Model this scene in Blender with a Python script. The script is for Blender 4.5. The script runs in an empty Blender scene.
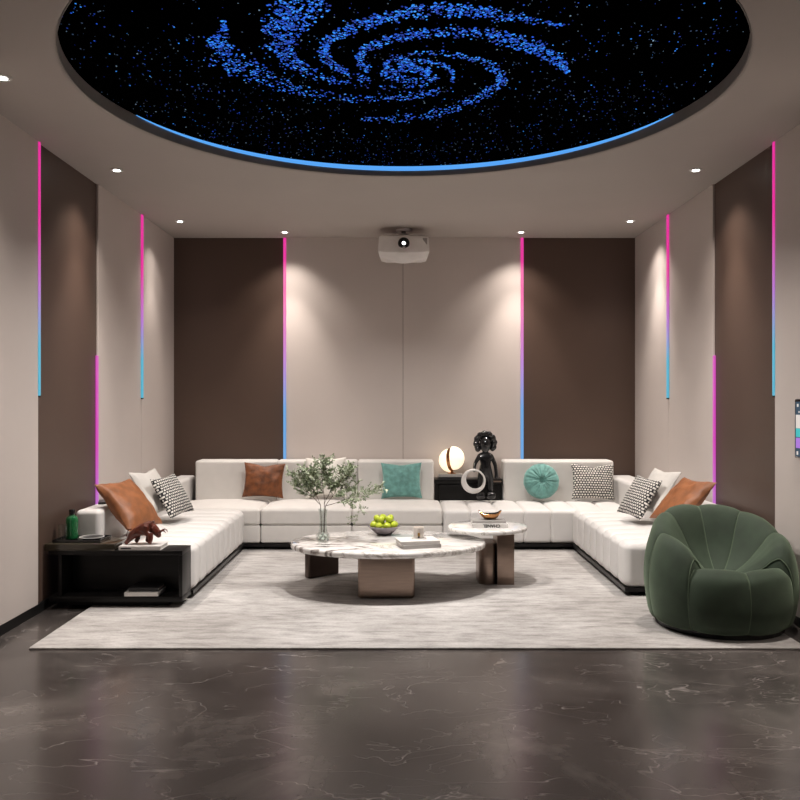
import bpy, bmesh, math, random
from math import sin, cos, pi, radians as R, sqrt
from mathutils import Vector, Matrix, noise

SC = bpy.context.scene
COL = SC.collection
random.seed(7)

# ------------------------------------------------------------------ camera, world, exposure
EYE = 1.45
CEIL = 3.20
cam_d = bpy.data.cameras.new('camera')
cam_d.sensor_width = 36; cam_d.lens = 850 / 800 * 36
cam_d.shift_x = -1 / 800
cam = bpy.data.objects.new('camera', cam_d); COL.objects.link(cam)
cam.location = (0, 0, EYE); cam.rotation_euler = (R(90), 0, 0)
SC.camera = cam
SC.view_settings.view_transform = 'Standard'
SC.view_settings.look = 'None'
SC.view_settings.gamma = 1
SC.view_settings.use_curve_mapping = False
SC.view_settings.exposure = 0.0
w = bpy.data.worlds.new('world'); SC.world = w; w.use_nodes = True
w.node_tree.nodes['Background'].inputs[0].default_value = (.05, .05, .05, 1)
SC.cycles.max_bounces = 8
SC.cycles.diffuse_bounces = 5
SC.cycles.glossy_bounces = 4
SC.cycles.transparent_max_bounces = 12
SC.cycles.sample_clamp_indirect = 4
SC.cycles.caustics_refractive = False
SC.cycles.caustics_reflective = False

WARM = (1.0, .90, .82)
SPOT_WIDE = 84      # watts of each downlight's main beam
SPOT_NARROW = 26    # watts of its faint outer spill
for lx in (-.42, .42):      # two soft fill lights added under the star ceiling, without any fitting
    ad = bpy.data.lights.new('added_fill_light', 'AREA'); ad.shape = 'DISK'; ad.size = .13; ad.energy = 50; ad.color = (1.0, .94, .89); ad.spread = R(145)
    ao = bpy.data.objects.new('added_fill_light', ad); COL.objects.link(ao); ao.location = (lx, 5.95, 3.17)

# room extents
XL, XR, YB, YF = -2.470, 2.545, 9.18, -2.2
PW = 1.145          # wall panel width
PT = .018            # light panels stand proud of the dark ones

# ------------------------------------------------------------------ materials
def nt(name):
    m = bpy.data.materials.new(name); m.use_nodes = True
    return m, m.node_tree.nodes, m.node_tree.links, m.node_tree.nodes['Principled BSDF']

def ramp(n, stops):
    r = n.new('ShaderNodeValToRGB')
    while len(r.color_ramp.elements) < len(stops): r.color_ramp.elements.new(.5)
    for e, (p, c) in zip(r.color_ramp.elements, stops):
        e.position = p; e.color = (c[0], c[1], c[2], 1)
    return r

def mat(name, col, rough=.6, metal=0, var=.06, scale=8, bump=0, bscale=60, sheen=0, coat=0, stretch=(1, 1, 1), spec=.5, emit=None, estr=0, trans=0, ior=1.45, sheen_col=None):
    m, n, l, b = nt(name)
    b.inputs['Roughness'].default_value = rough
    b.inputs['Metallic'].default_value = metal
    b.inputs['Specular IOR Level'].default_value = spec
    b.inputs['Sheen Weight'].default_value = sheen
    if sheen_col: b.inputs['Sheen Tint'].default_value = (*sheen_col, 1)
    b.inputs['Coat Weight'].default_value = coat
    b.inputs['Coat Roughness'].default_value = .1
    b.inputs['IOR'].default_value = ior
    b.inputs['Transmission Weight'].default_value = trans
    tc = n.new('ShaderNodeTexCoord'); mp = n.new('ShaderNodeMapping'); l.new(tc.outputs['Object'], mp.inputs[0])
    mp.inputs['Scale'].default_value = stretch
    nz = n.new('ShaderNodeTexNoise'); nz.inputs['Scale'].default_value = scale; nz.inputs['Detail'].default_value = 5
    l.new(mp.outputs[0], nz.inputs['Vector'])
    lo = tuple(c * (1 - var) for c in col); hi = tuple(min(1, c * (1 + var)) for c in col)
    r = ramp(n, [(.3, lo), (.7, hi)]); l.new(nz.outputs['Fac'], r.inputs[0]); l.new(r.outputs[0], b.inputs['Base Color'])
    if bump:
        n2 = n.new('ShaderNodeTexNoise'); n2.inputs['Scale'].default_value = bscale; n2.inputs['Detail'].default_value = 4
        l.new(mp.outputs[0], n2.inputs['Vector'])
        bp = n.new('ShaderNodeBump'); bp.inputs['Strength'].default_value = bump; bp.inputs['Distance'].default_value = .004
        l.new(n2.outputs['Fac'], bp.inputs['Height']); l.new(bp.outputs[0], b.inputs['Normal'])
    if emit:
        b.inputs['Emission Color'].default_value = (*emit, 1); b.inputs['Emission Strength'].default_value = estr
    return m

def mat_strip(name, z_top, z_bot, top=(.80, .02, .33), mid=(.46, .17, .62), bot=(.10, .5, .95), s=.95):
    m, n, l, b = nt(name)
    g = n.new('ShaderNodeNewGeometry'); sx = n.new('ShaderNodeSeparateXYZ'); l.new(g.outputs['Position'], sx.inputs[0])
    mr = n.new('ShaderNodeMapRange'); mr.inputs['From Min'].default_value = z_bot; mr.inputs['From Max'].default_value = z_top
    l.new(sx.outputs['Z'], mr.inputs['Value'])
    r = ramp(n, [(0, bot), (.2, bot), (.42, mid), (.7, top), (1, top)])
    l.new(mr.outputs[0], r.inputs[0]); l.new(r.outputs[0], b.inputs['Emission Color'])
    b.inputs['Emission Strength'].default_value = s
    b.inputs['Base Color'].default_value = (.1, .1, .1, 1)
    return m

def mat_floor():
    m, n, l, b = nt('dark_marble_tile')
    tc = n.new('ShaderNodeTexCoord')
    nz = n.new('ShaderNodeTexNoise'); nz.inputs['Scale'].default_value = 1.6; nz.inputs['Detail'].default_value = 9; nz.inputs['Roughness'].default_value = .62
    nz.inputs['Distortion'].default_value = .6
    l.new(tc.outputs['Object'], nz.inputs['Vector'])
    base = ramp(n, [(.28, (.034, .029, .027)), (.5, (.070, .061, .057)), (.70, (.135, .119, .110))]); l.new(nz.outputs['Fac'], base.inputs[0])
    # veins: distorted ridges of noise
    def veins(scale, dist, width, strength, prev, rot):
        mp = n.new('ShaderNodeMapping'); l.new(tc.outputs['Object'], mp.inputs[0]); mp.inputs['Rotation'].default_value = (0, 0, rot); mp.inputs['Scale'].default_value = (.8, 1.7, 1)
        v = n.new('ShaderNodeTexNoise'); v.inputs['Scale'].default_value = scale; v.inputs['Detail'].default_value = 4; v.inputs['Roughness'].default_value = .5
        v.inputs['Distortion'].default_value = dist; l.new(mp.outputs[0], v.inputs['Vector'])
        s1 = n.new('ShaderNodeMath'); s1.operation = 'SUBTRACT'; l.new(v.outputs['Fac'], s1.inputs[0]); s1.inputs[1].default_value = .5
        s2 = n.new('ShaderNodeMath'); s2.operation = 'ABSOLUTE'; l.new(s1.outputs[0], s2.inputs[0])
        s3 = n.new('ShaderNodeMapRange'); l.new(s2.outputs[0], s3.inputs['Value']); s3.inputs['From Min'].default_value = 0; s3.inputs['From Max'].default_value = width
        s3.inputs['To Min'].default_value = strength; s3.inputs['To Max'].default_value = 0
        mk = n.new('ShaderNodeTexNoise'); mk.inputs['Scale'].default_value = 2.2; l.new(tc.outputs['Object'], mk.inputs['Vector'])
        mr = n.new('ShaderNodeMapRange'); l.new(mk.outputs['Fac'], mr.inputs['Value']); mr.inputs['From Min'].default_value = .40; mr.inputs['From Max'].default_value = .56
        mu = n.new('ShaderNodeMath'); mu.operation = 'MULTIPLY'; l.new(s3.outputs[0], mu.inputs[0]); l.new(mr.outputs[0], mu.inputs[1])
        mx = n.new('ShaderNodeMixRGB'); l.new(mu.outputs[0], mx.inputs[0]); l.new(prev, mx.inputs[1]); mx.inputs[2].default_value = (.30, .27, .255, 1)
        return mx.outputs[0]
    c = veins(1.5, .5, .0035, .75, base.outputs[0], .5)
    c = veins(2.6, .6, .0045, .45, c, -.4)
    # tile joints
    bk = n.new('ShaderNodeTexBrick'); mpb = n.new('ShaderNodeMapping'); l.new(tc.outputs['Object'], mpb.inputs[0])
    mpb.inputs['Location'].default_value = (.35, .2, 0)
    bk.offset = 0; bk.squash = 1
    l.new(mpb.outputs[0], bk.inputs['Vector'])
    bk.inputs['Color1'].default_value = (1, 1, 1, 1); bk.inputs['Color2'].default_value = (.90, .90, .90, 1); bk.inputs['Mortar'].default_value = (.55, .55, .55, 1)
    bk.inputs['Scale'].default_value = 1; bk.inputs['Mortar Size'].default_value = .0016; bk.inputs['Brick Width'].default_value = .8; bk.inputs['Row Height'].default_value = .8
    mm = n.new('ShaderNodeMixRGB'); mm.blend_type = 'MULTIPLY'; mm.inputs[0].default_value = 1; l.new(c, mm.inputs[1]); l.new(bk.outputs['Color'], mm.inputs[2])
    l.new(mm.outputs[0], b.inputs['Base Color'])
    b.inputs['Roughness'].default_value = .2
    b.inputs['Specular IOR Level'].default_value = .85
    return m

def mat_rug():
    m, n, l, b = nt('pale_wool_rug')
    tc = n.new('ShaderNodeTexCoord')
    def nz(sc, stretch, det=5, ro=.6):
        mp = n.new('ShaderNodeMapping'); l.new(tc.outputs['Object'], mp.inputs[0]); mp.inputs['Scale'].default_value = stretch
        t = n.new('ShaderNodeTexNoise'); t.inputs['Scale'].default_value = sc; t.inputs['Detail'].default_value = det; t.inputs['Roughness'].default_value = ro
        l.new(mp.outputs[0], t.inputs['Vector']); return t.outputs['Fac']
    a = nz(4.5, (.9, 3.4, 1), 8, .74)
    r1 = ramp(n, [(.3, (.27, .258, .248)), (.5, (.49, .472, .458)), (.7, (.62, .60, .585))]); l.new(a, r1.inputs[0])
    bb = nz(1.1, (1, 1.2, 1), 4, .6)
    r2 = ramp(n, [(.38, (.74, .73, .72)), (.62, (1, 1, 1))]); l.new(bb, r2.inputs[0])
    mx = n.new('ShaderNodeMixRGB'); mx.blend_type = 'MULTIPLY'; mx.inputs[0].default_value = 1; l.new(r1.outputs[0], mx.inputs[1]); l.new(r2.outputs[0], mx.inputs[2])
    c = nz(60, (1, 1, 1), 3, .6)
    r3 = ramp(n, [(.3, (.86, .86, .86)), (.7, (1, 1, 1))]); l.new(c, r3.inputs[0])
    mx2 = n.new('ShaderNodeMixRGB'); mx2.blend_type = 'MULTIPLY'; mx2.inputs[0].default_value = 1; l.new(mx.outputs[0], mx2.inputs[1]); l.new(r3.outputs[0], mx2.inputs[2])
    l.new(mx2.outputs[0], b.inputs['Base Color'])
    b.inputs['Roughness'].default_value = .95; b.inputs['Specular IOR Level'].default_value = .15
    bp = n.new('ShaderNodeBump'); bp.inputs['Strength'].default_value = .5; bp.inputs['Distance'].default_value = .006
    l.new(nz(120, (1, 1, 1), 3), bp.inputs['Height']); l.new(bp.outputs[0], b.inputs['Normal'])
    return m

def mat_marble(name='white_marble', sc=1.0, amount=1.0):
    m, n, l, b = nt(name)
    tc = n.new('ShaderNodeTexCoord')
    mp = n.new('ShaderNodeMapping'); l.new(tc.outputs['Object'], mp.inputs[0]); mp.inputs['Scale'].default_value = (1.2 * sc, 3.4 * sc, 1.2 * sc); mp.inputs['Rotation'].default_value = (0, 0, .12)
    v = n.new('ShaderNodeTexNoise'); v.inputs['Scale'].default_value = 1.7; v.inputs['Detail'].default_value = 8; v.inputs['Roughness'].default_value = .6; v.inputs['Distortion'].default_value = 1.3
    l.new(mp.outputs[0], v.inputs['Vector'])
    a = amount
    r = ramp(n, [(.35, (.05, .035, .03)), (.39, (.30, .27, .25)), (.44, (.74, .72, .70)), (.55, (.80, .785, .765)), (.60, (.45, .42, .39)), (.64, (.78, .76, .74))])
    if a < 1: r.color_ramp.elements[0].position = .2; r.color_ramp.elements[1].position = .30; r.color_ramp.elements[2].position = .40
    l.new(v.outputs['Fac'], r.inputs[0])
    l.new(r.outputs[0], b.inputs['Base Color'])
    b.inputs['Roughness'].default_value = .12; b.inputs['Coat Weight'].default_value = .4; b.inputs['Coat Roughness'].default_value = .05
    return m

def mat_knit():
    m, n, l, b = nt('black_white_knit')
    tc = n.new('ShaderNodeTexCoord'); mp = n.new('ShaderNodeMapping'); l.new(tc.outputs['Object'], mp.inputs[0])
    wv = n.new('ShaderNodeTexNoise'); wv.inputs['Scale'].default_value = 14; l.new(tc.outputs['Object'], wv.inputs['Vector'])
    ad = n.new('ShaderNodeMixRGB'); ad.blend_type = 'ADD'; ad.inputs[0].default_value = .012; l.new(tc.outputs['Object'], ad.inputs[1]); l.new(wv.outputs['Color'], ad.inputs[2])
    l.new(ad.outputs[0], mp.inputs[0])
    bk = n.new('ShaderNodeTexBrick'); bk.inputs['Scale'].default_value = 1; bk.inputs['Brick Width'].default_value = .027; bk.inputs['Row Height'].default_value = .024
    bk.inputs['Mortar Size'].default_value = .0052; bk.inputs['Mortar Smooth'].default_value = .3; bk.offset = .5
    bk.inputs['Color1'].default_value = (.78, .75, .70, 1); bk.inputs['Color2'].default_value = (.62, .60, .56, 1); bk.inputs['Mortar'].default_value = (.018, .018, .02, 1)
    l.new(mp.outputs[0], bk.inputs['Vector']); l.new(bk.outputs['Color'], b.inputs['Base Color'])
    b.inputs['Roughness'].default_value = .9
    bp = n.new('ShaderNodeBump'); bp.inputs['Strength'].default_value = .8; bp.inputs['Distance'].default_value = .006; bp.invert = True
    l.new(bk.outputs['Fac'], bp.inputs['Height']); l.new(bp.outputs[0], b.inputs['Normal'])
    return m

def glass(name, col=(1, 1, 1), rough=.0):
    m, n, l, b = nt(name)
    b.inputs['Base Color'].default_value = (*col, 1); b.inputs['Roughness'].default_value = rough
    tr = n.new('ShaderNodeBsdfTransparent'); gl = n.new('ShaderNodeBsdfGlossy'); gl.inputs['Roughness'].default_value = .03
    tr.inputs[0].default_value = (.93, .95, .94, 1)
    lw = n.new('ShaderNodeLayerWeight'); lw.inputs['Blend'].default_value = .5; pw = n.new('ShaderNodeMath'); pw.operation = 'POWER'; l.new(lw.outputs['Facing'], pw.inputs[0]); pw.inputs[1].default_value = 3; fr = n.new('ShaderNodeMath'); fr.operation = 'MULTIPLY_ADD'; l.new(pw.outputs[0], fr.inputs[0]); fr.inputs[1].default_value = .5; fr.inputs[2].default_value = .04; mx = n.new('ShaderNodeMixShader')
    l.new(fr.outputs[0], mx.inputs[0]); l.new(tr.outputs[0], mx.inputs[1]); l.new(gl.outputs[0], mx.inputs[2]); l.new(mx.outputs[0], n['Material Output'].inputs['Surface'])
    return m

def emis(name, col, s):
    m, n, l, b = nt(name)
    b.inputs['Base Color'].default_value = (0, 0, 0, 1); b.inputs['Roughness'].default_value = .6
    b.inputs['Emission Color'].default_value = (*col, 1); b.inputs['Emission Strength'].default_value = s
    return m

M = dict(
    light_panel=mat('beige_wall_panel', (.58, .520, .487), .5, var=.03, scale=1.5, bump=.05, bscale=200),
    dark_panel=mat('brown_wall_panel', (.082, .052, .039), .42, var=.05, scale=1.5, bump=.05, bscale=200),
    ceiling=mat('taupe_ceiling_paint', (.44, .40, .37), .7, var=.015, scale=2),
    wall_rear=mat('rear_wall_paint', (.30, .26, .235), .7, var=.02),
    skirting=mat('black_skirting', (.008, .008, .008), .4),
    seam=mat('panel_joint', (.16, .13, .115), .6),
    floor=mat_floor(), rug=mat_rug(), marble=mat_marble(), marble2=mat_marble('side_marble', 1.6, .5),
    cream=mat('cream_leather', (.66, .645, .63), .5, var=.02, scale=6, bump=.12, bscale=240),
    cream2=mat('cream_fabric', (.64, .618, .592), .72, var=.03, scale=10, bump=.2, bscale=400, sheen=.15),
    black_metal=mat('black_metal', (.012, .011, .011), .35, metal=.6),
    black_wood=mat('black_stained_wood', (.006, .0055, .0055), .35, var=.3, scale=4, stretch=(1, 8, 8), spec=.3),
    olive_gloss=mat('smoked_tabletop', (.035, .030, .020), .16, var=.2, scale=3, coat=.4),
    bronze=mat('brushed_bronze', (.30, .225, .185), .32, metal=1, var=.08, scale=6, stretch=(1, 1, 12)),
    bronze_edge=mat('dark_bronze', (.10, .075, .065), .3, metal=1),
    green=mat('green_velvet', (.020, .035, .020), .8, var=.22, scale=9, bump=.1, bscale=300, sheen=.35, sheen_col=(.55, .72, .5)),
    piping=mat('green_piping', (.085, .12, .075), .75),
    tan=mat('tan_leather', (.235, .085, .030), .5, var=.25, scale=14, bump=.35, bscale=90),
    cognac=mat('cognac_velvet', (.150, .046, .012), .6, var=.45, scale=18, bump=.4, bscale=60, sheen=.04),
    teal=mat('teal_velvet', (.115, .275, .25), .7, var=.3, scale=20, bump=.25, bscale=80, sheen=.45, sheen_col=(.7, 1, .95)),
    grey_cush=mat('pale_grey_linen', (.56, .54, .51), .85, var=.05, bump=.3, bscale=300),
    white_cush=mat('white_bouclé'.replace('é', 'e'), (.72, .69, .64), .9, var=.06, bump=.5, bscale=160),
    knit=mat_knit(),
    glass=glass('clear_glass'), green_glass=mat('green_glass', (.02, .22, .07), .1, trans=.45, coat=.5, var=.1),
    black_gloss=mat('black_gloss_resin', (.006, .006, .007), .22, coat=.4),
    white_gloss=mat('white_ceramic', (.62, .60, .58), .3, coat=.3),
    white_plastic=mat('white_plastic', (.80, .78, .76), .4),
    grey_plastic=mat('grey_plastic', (.33, .31, .30), .4),
    rust=mat('red_brown_lacquer', (.095, .020, .010), .35, var=.2, scale=20),
    brass=mat('polished_brass', (.50, .24, .10), .2, metal=1, var=.3, scale=12),
    lamp_glow=mat('lit_opal_glass', (.8, .75, .65), .3, emit=(1, .80, .56), estr=1.05),
    paper=mat('book_pages', (.62, .60, .57), .8),
    book_white=mat('white_book_cover', (.66, .64, .62), .4),
    book_grey=mat('grey_book_cover', (.34, .325, .31), .45),
    book_black=mat('black_book_cover', (.015, .015, .016), .35),
    ink=mat('black_ink', (.01, .01, .01), .5),
    apple=mat('green_apple_skin', (.42, .50, .035), .3, var=.15, scale=25, coat=.2),
    stem=mat('brown_stem', (.08, .045, .025), .7),
    leaf=mat('sage_leaf', (.24, .30, .18), .6, var=.35, scale=14),
    leaf2=mat('pale_leaf', (.48, .53, .40), .6, var=.3, scale=14),
    bowl_grey=mat('grey_stoneware', (.20, .18, .19), .5, bump=.2),
    candle=mat('candle_wax', (.86, .80, .74), .5),
    gold=mat('amber_wick', (.55, .30, .06), .3, metal=.6),
    pebble=mat('pale_pebble', (.72, .76, .72), .35, var=.15, scale=30),
    trim_white=mat('white_trim', (.6, .58, .56), .4),
    rim_grey=mat('dark_grey_rim', (.22, .205, .195), .6),
    star_black=mat('black_star_panel', (.0004, .0004, .0006), 1, spec=0),
    lens=emis('lit_lens', (1, .96, .9), 14),
    proj_lens=emis('projector_beam_glass', (1, 1, 1), 9),
    cove=emis('blue_led', (.10, .38, .92), 1.0),
    screen_bg=emis('screen_slate', (.03, .07, .11), .9),
    screen_white=emis('screen_cream', (.8, .72, .66), .9), screen_teal=emis('screen_teal', (.05, .55, .55), .9),
    screen_purple=emis('screen_purple', (.45, .2, .75), .9), screen_pink=emis('screen_pink', (.85, .25, .35), .9),
    screen_blue=emis('screen_blue', (.08, .25, .6), .9),
)
STAR = [emis('star_blue', (.006, .085, .66), 1.0), emis('star_sky', (.03, .30, 1.0), 1.0), emis('star_deep', (.003, .03, .30), 1.0),
        emis('star_white', (.35, .55, .75), .55), emis('star_dim', (.08, .16, .32), .4)]

# ------------------------------------------------------------------ helpers
def thing(name, label, cat, loc=(0, 0, 0), rotz=0, group=None):
    o = bpy.data.objects.new(name, None); COL.objects.link(o)
    o.empty_display_size = .1
    o.location = loc; o.rotation_euler = (0, 0, rotz); o['label'] = label; o['category'] = cat
    if group: o['group'] = group
    return o

def tag(o, label, cat, group=None):
    o['label'] = label; o['category'] = cat
    if group: o['group'] = group
    return o

def obj(name, bm, m, parent=None, smooth=True, world=False, loc=None, label=None, angle=40):
    """link a bmesh as one mesh object; with world=True its coordinates are room coordinates although it has a parent"""
    if world and parent is not None:
        bmesh.ops.translate(bm, verts=bm.verts, vec=-parent.location)
    bmesh.ops.recalc_face_normals(bm, faces=bm.faces)
    if smooth:
        for f in bm.faces: f.smooth = True
        for e in bm.edges:
            if len(e.link_faces) == 2:
                try: e.smooth = e.calc_face_angle() < R(angle)
                except ValueError: pass
    me = bpy.data.meshes.new(name); bm.to_mesh(me); bm.free()
    for mm in (m if isinstance(m, (list, tuple)) else [m]): me.materials.append(mm)
    o = bpy.data.objects.new(name, me); COL.objects.link(o)
    if parent is not None: o.parent = parent
    if loc is not None: o.location = loc
    if label: o['label'] = label
    return o

def struct(name, bm, m, parent=None, smooth=False):
    o = obj(name, bm, m, parent, smooth)
    if parent is None: o['kind'] = 'structure'
    return o

def box(bm, x0, x1, y0, y1, z0, z1, bev=0, seg=2):
    vs = [bm.verts.new((x, y, z)) for z in (z0, z1) for x, y in ((x0, y0), (x1, y0), (x1, y1), (x0, y1))]
    fs = [(0, 3, 2, 1), (4, 5, 6, 7), (0, 1, 5, 4), (1, 2, 6, 5), (2, 3, 7, 6), (3, 0, 4, 7)]
    ff = [bm.faces.new([vs[i] for i in f]) for f in fs]
    if bev:
        es = list({e for f in ff for e in f.edges})
        bmesh.ops.bevel(bm, geom=es, offset=bev, segments=seg, affect='EDGES', profile=.5)
    return bm

def nb(*a, **k):
    return box(bmesh.new(), *a, **k)

def rbox(bm, x0, x1, y0, y1, z0, z1, r=.04, n=8, rs=4, fn=None, M4=None):
    """soft box: rounded edges and evenly subdivided faces; fn displaces points (u,v,w in -1..1)"""
    c = Vector(((x0 + x1) / 2, (y0 + y1) / 2, (z0 + z1) / 2)); h = Vector(((x1 - x0) / 2, (y1 - y0) / 2, (z1 - z0) / 2))
    r = min(r, min(h) * .98)
    ax = []
    for k in range(3):
        a = h[k] - r
        t = [-h[k] + r * i / rs for i in range(rs)]
        cnt = max(2, min(n, int(a * 2 / .05)))
        t += [-a + 2 * a * i / cnt for i in range(cnt + 1)]
        t += [a + r * (i + 1) / rs for i in range(rs)]
        ax.append(t)
    cache = {}
    def V(i, j, k):
        key = (i, j, k)
        if key not in cache:
            q = Vector((ax[0][i], ax[1][j], ax[2][k]))
            inn = Vector([max(-(h[t] - r), min(h[t] - r, q[t])) for t in range(3)])
            d = q - inn
            for t in range(3):   # even out the arc
                if abs(d[t]) > 1e-9: d[t] = math.copysign(math.tan(min(1, abs(d[t]) / r) * pi / 4) * r, d[t])
            if d.length > 1e-9: d = d.normalized() * r
            p = inn + d
            if fn: p = fn(p, q[0] / h[0], q[1] / h[1], q[2] / h[2])
            p = p + c
            if M4: p = M4 @ p
            cache[key] = bm.verts.new(p)
        return cache[key]
    L = [len(a) - 1 for a in ax]
    for i in range(L[0]):
        for j in range(L[1]):
            bm.faces.new((V(i, j, 0), V(i, j + 1, 0), V(i + 1, j + 1, 0), V(i + 1, j, 0)))
            bm.faces.new((V(i, j, L[2]), V(i + 1, j, L[2]), V(i + 1, j + 1, L[2]), V(i, j + 1, L[2])))
    for i in range(L[0]):
        for k in range(L[2]):
            bm.faces.new((V(i, 0, k), V(i + 1, 0, k), V(i + 1, 0, k + 1), V(i, 0, k + 1)))
            bm.faces.new((V(i, L[1], k), V(i, L[1], k + 1), V(i + 1, L[1], k + 1), V(i + 1, L[1], k)))
    for j in range(L[1]):
        for k in range(L[2]):
            bm.faces.new((V(0, j, k), V(0, j, k + 1), V(0, j + 1, k + 1), V(0, j + 1, k)))
            bm.faces.new((V(L[0], j, k), V(L[0], j + 1, k), V(L[0], j + 1, k + 1), V(L[0], j, k + 1)))
    return bm

def lathe(bm, prof, seg=32, c=(0, 0, 0), sx=1, sy=1, cap=True):
    rings = []
    for (r, z) in prof:
        if r < 1e-6: rings.append([bm.verts.new((c[0], c[1], c[2] + z))])
        else: rings.append([bm.verts.new((c[0] + sx * r * cos(2 * pi * i / seg), c[1] + sy * r * sin(2 * pi * i / seg), c[2] + z)) for i in range(seg)])
    for a, b in zip(rings, rings[1:]):
        for i in range(seg):
            j = (i + 1) % seg
            q = [a[i % len(a)], a[j % len(a)], b[j % len(b)], b[i % len(b)]]
            u = []
            for v in q:
                if v not in u: u.append(v)
            if len(u) > 2: bm.faces.new(u)
    if cap:
        for rg in (rings[0], rings[-1]):
            if len(rg) > 2: bm.faces.new(rg)
    return bm

def tube(bm, pts, rad, seg=6):
    pts = [Vector(p) for p in pts]; rings = []
    for k, p in enumerate(pts):
        d = (pts[min(k + 1, len(pts) - 1)] - pts[max(k - 1, 0)]).normalized()
        a = d.orthogonal().normalized(); b = d.cross(a)
        if k:  # keep the frame from spinning
            a = (pa - d * pa.dot(d)).normalized(); b = d.cross(a)
        pa = a
        r = rad[k] if isinstance(rad, (list, tuple)) else rad
        rings.append([bm.verts.new(p + (a * cos(2 * pi * i / seg) + b * sin(2 * pi * i / seg)) * r) for i in range(seg)])
    for a, b in zip(rings, rings[1:]):
        for i in range(seg): bm.faces.new((a[i], a[(i + 1) % seg], b[(i + 1) % seg], b[i]))
    bm.faces.new(rings[0]); bm.faces.new(rings[-1])
    return bm

def slab_outline(bm, pts, z0, z1, rnd=.012, seg=4):
    """slab from an outline with rounded upper and lower rims"""
    n = len(pts); rings = []
    cx = sum(p[0] for p in pts) / n; cy = sum(p[1] for p in pts) / n
    prof = [(-rnd * (1 - sin(t)), z0 + rnd * (1 - cos(t))) for t in [pi / 2 * i / seg for i in range(seg + 1)]]
    prof += [(-rnd * (1 - cos(t)), z1 - rnd * (1 - sin(t))) for t in [pi / 2 * i / seg for i in range(seg + 1)]]
    for off, z in prof:
        rg = []
        for k, (x, y) in enumerate(pts):
            a = Vector(pts[k - 1]); b = Vector(pts[(k + 1) % n]); t = (b - a).normalized(); nn = Vector((t.y, -t.x))
            rg.append(bm.verts.new((x + nn.x * off, y + nn.y * off, z)))
        rings.append(rg)
    for a, b in zip(rings, rings[1:]):
        for i in range(n): bm.faces.new((a[i], a[(i + 1) % n], b[(i + 1) % n], b[i]))
    bm.faces.new(rings[0]); bm.faces.new(rings[-1])
    return bm

def copy_tree(o, parent=None):
    c = o.copy(); COL.objects.link(c)
    if parent is not None: c.parent = parent
    for ch in [x for x in bpy.data.objects if x.parent == o]:
        copy_tree(ch, c)
    return c

def basis(center, right, up):
    r = Vector(right).normalized(); u = Vector(up); u = (u - r * u.dot(r)).normalized(); nrm = r.cross(u)
    return Matrix(((r.x, u.x, nrm.x, center[0]), (r.y, u.y, nrm.y, center[1]), (r.z, u.z, nrm.z, center[2]), (0, 0, 0, 1)))

def P(x, y, d):
    """room point seen at pixel (x, y) of the photograph at depth d, used to take measurements"""
    return Vector(((x - 401) / 850 * d, d, EYE + (400 - y) / 850 * d))

# ------------------------------------------------------------------ the room
struct('floor', nb(XL - .1, XR + .1, YF - .1, YB + .1, -.1, 0), M['floor'])

# ceiling with the round opening
CX, CY, CR = .014, 4.84, 1.835
def ceiling_bm():
    bm = bmesh.new()
    x0, x1, y0, y1 = XL - .1, XR + .1, YF - .1, YB + .1
    angs = [2 * pi * i / 144 for i in range(144)] + [math.atan2(y - CY, x - CX) % (2 * pi) for x in (x0, x1) for y in (y0, y1)]
    angs = sorted(set(round(a, 6) for a in angs))
    def outer(a):
        dx, dy = cos(a), sin(a); t = 1e9
        if dx > 1e-9: t = min(t, (x1 - CX) / dx)
        if dx < -1e-9: t = min(t, (x0 - CX) / dx)
        if dy > 1e-9: t = min(t, (y1 - CY) / dy)
        if dy < -1e-9: t = min(t, (y0 - CY) / dy)
        return (CX + dx * t, CY + dy * t)
    prof = [(0.02, .0), (.006, .004), (0, .012), (0, .32)]
    rows = [[bm.verts.new((*outer(a), CEIL)) for a in angs]]
    for o, z in prof: rows.append([bm.verts.new((CX + (CR + o) * cos(a), CY + (CR + o) * sin(a), CEIL + z)) for a in angs])
    rows.append([bm.verts.new((*outer(a), CEIL + .32)) for a in angs])
    n = len(angs)
    for a, b in zip(rows, rows[1:] + rows[:1]):
        for i in range(n): bm.faces.new((a[i], a[(i + 1) % n], b[(i + 1) % n], b[i]))
    return bm
struct('ceiling', ceiling_bm(), M['ceiling'], smooth=True)

# walls: dark base layer, with light panels standing proud of it
struct('wall_back', nb(XL - .1, XR + .1, YB + .0, YB + .1, 0, CEIL), M['dark_panel'])
struct('wall_left', nb(XL - .1, XL, YF - .1, YB + .1, 0, CEIL), M['dark_panel'])
struct('wall_right', nb(XR, XR + .1, YF - .1, YB + .1, 0, CEIL), M['dark_panel'])
struct('wall_front', nb(XL - .1, XR + .1, YF - .1, YF, 0, CEIL), M['wall_rear'])

def panel(name, x0, x1, y0, y1, z0=.068):
    o = obj(name, nb(x0, x1, y0, y1, z0, CEIL, bev=.002, seg=1), M['light_panel'], smooth=False)
    o['kind'] = 'structure'; return o
ed = [YB - PW * k for k in range(0, 11)]      # 9.18, 8.035, 6.89, 5.745 ...
pi_n = 1
for side in (-1, 1):
    xw = XL if side < 0 else XR
    xs = (xw, xw + PT) if side < 0 else (xw - PT, xw)
    for (a, b) in ((ed[1] - .0, ed[0]), (ed[2], ed[1] - .003), (ed[4] + .002, ed[3]), (ed[5], ed[4] - .002), (ed[7], ed[6]), (ed[8], ed[7] - .003), (YF, ed[9])):
        panel('trim_%d' % pi_n, *xs, a, b); pi_n += 1
BX = (-1.238, 1.29)                            # light panels of the back wall between these
panel('trim_%d' % pi_n, BX[0], .020, YB - PT, YB); pi_n += 1
panel('trim_%d' % pi_n, .024, BX[1], YB - PT, YB); pi_n += 1
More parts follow.
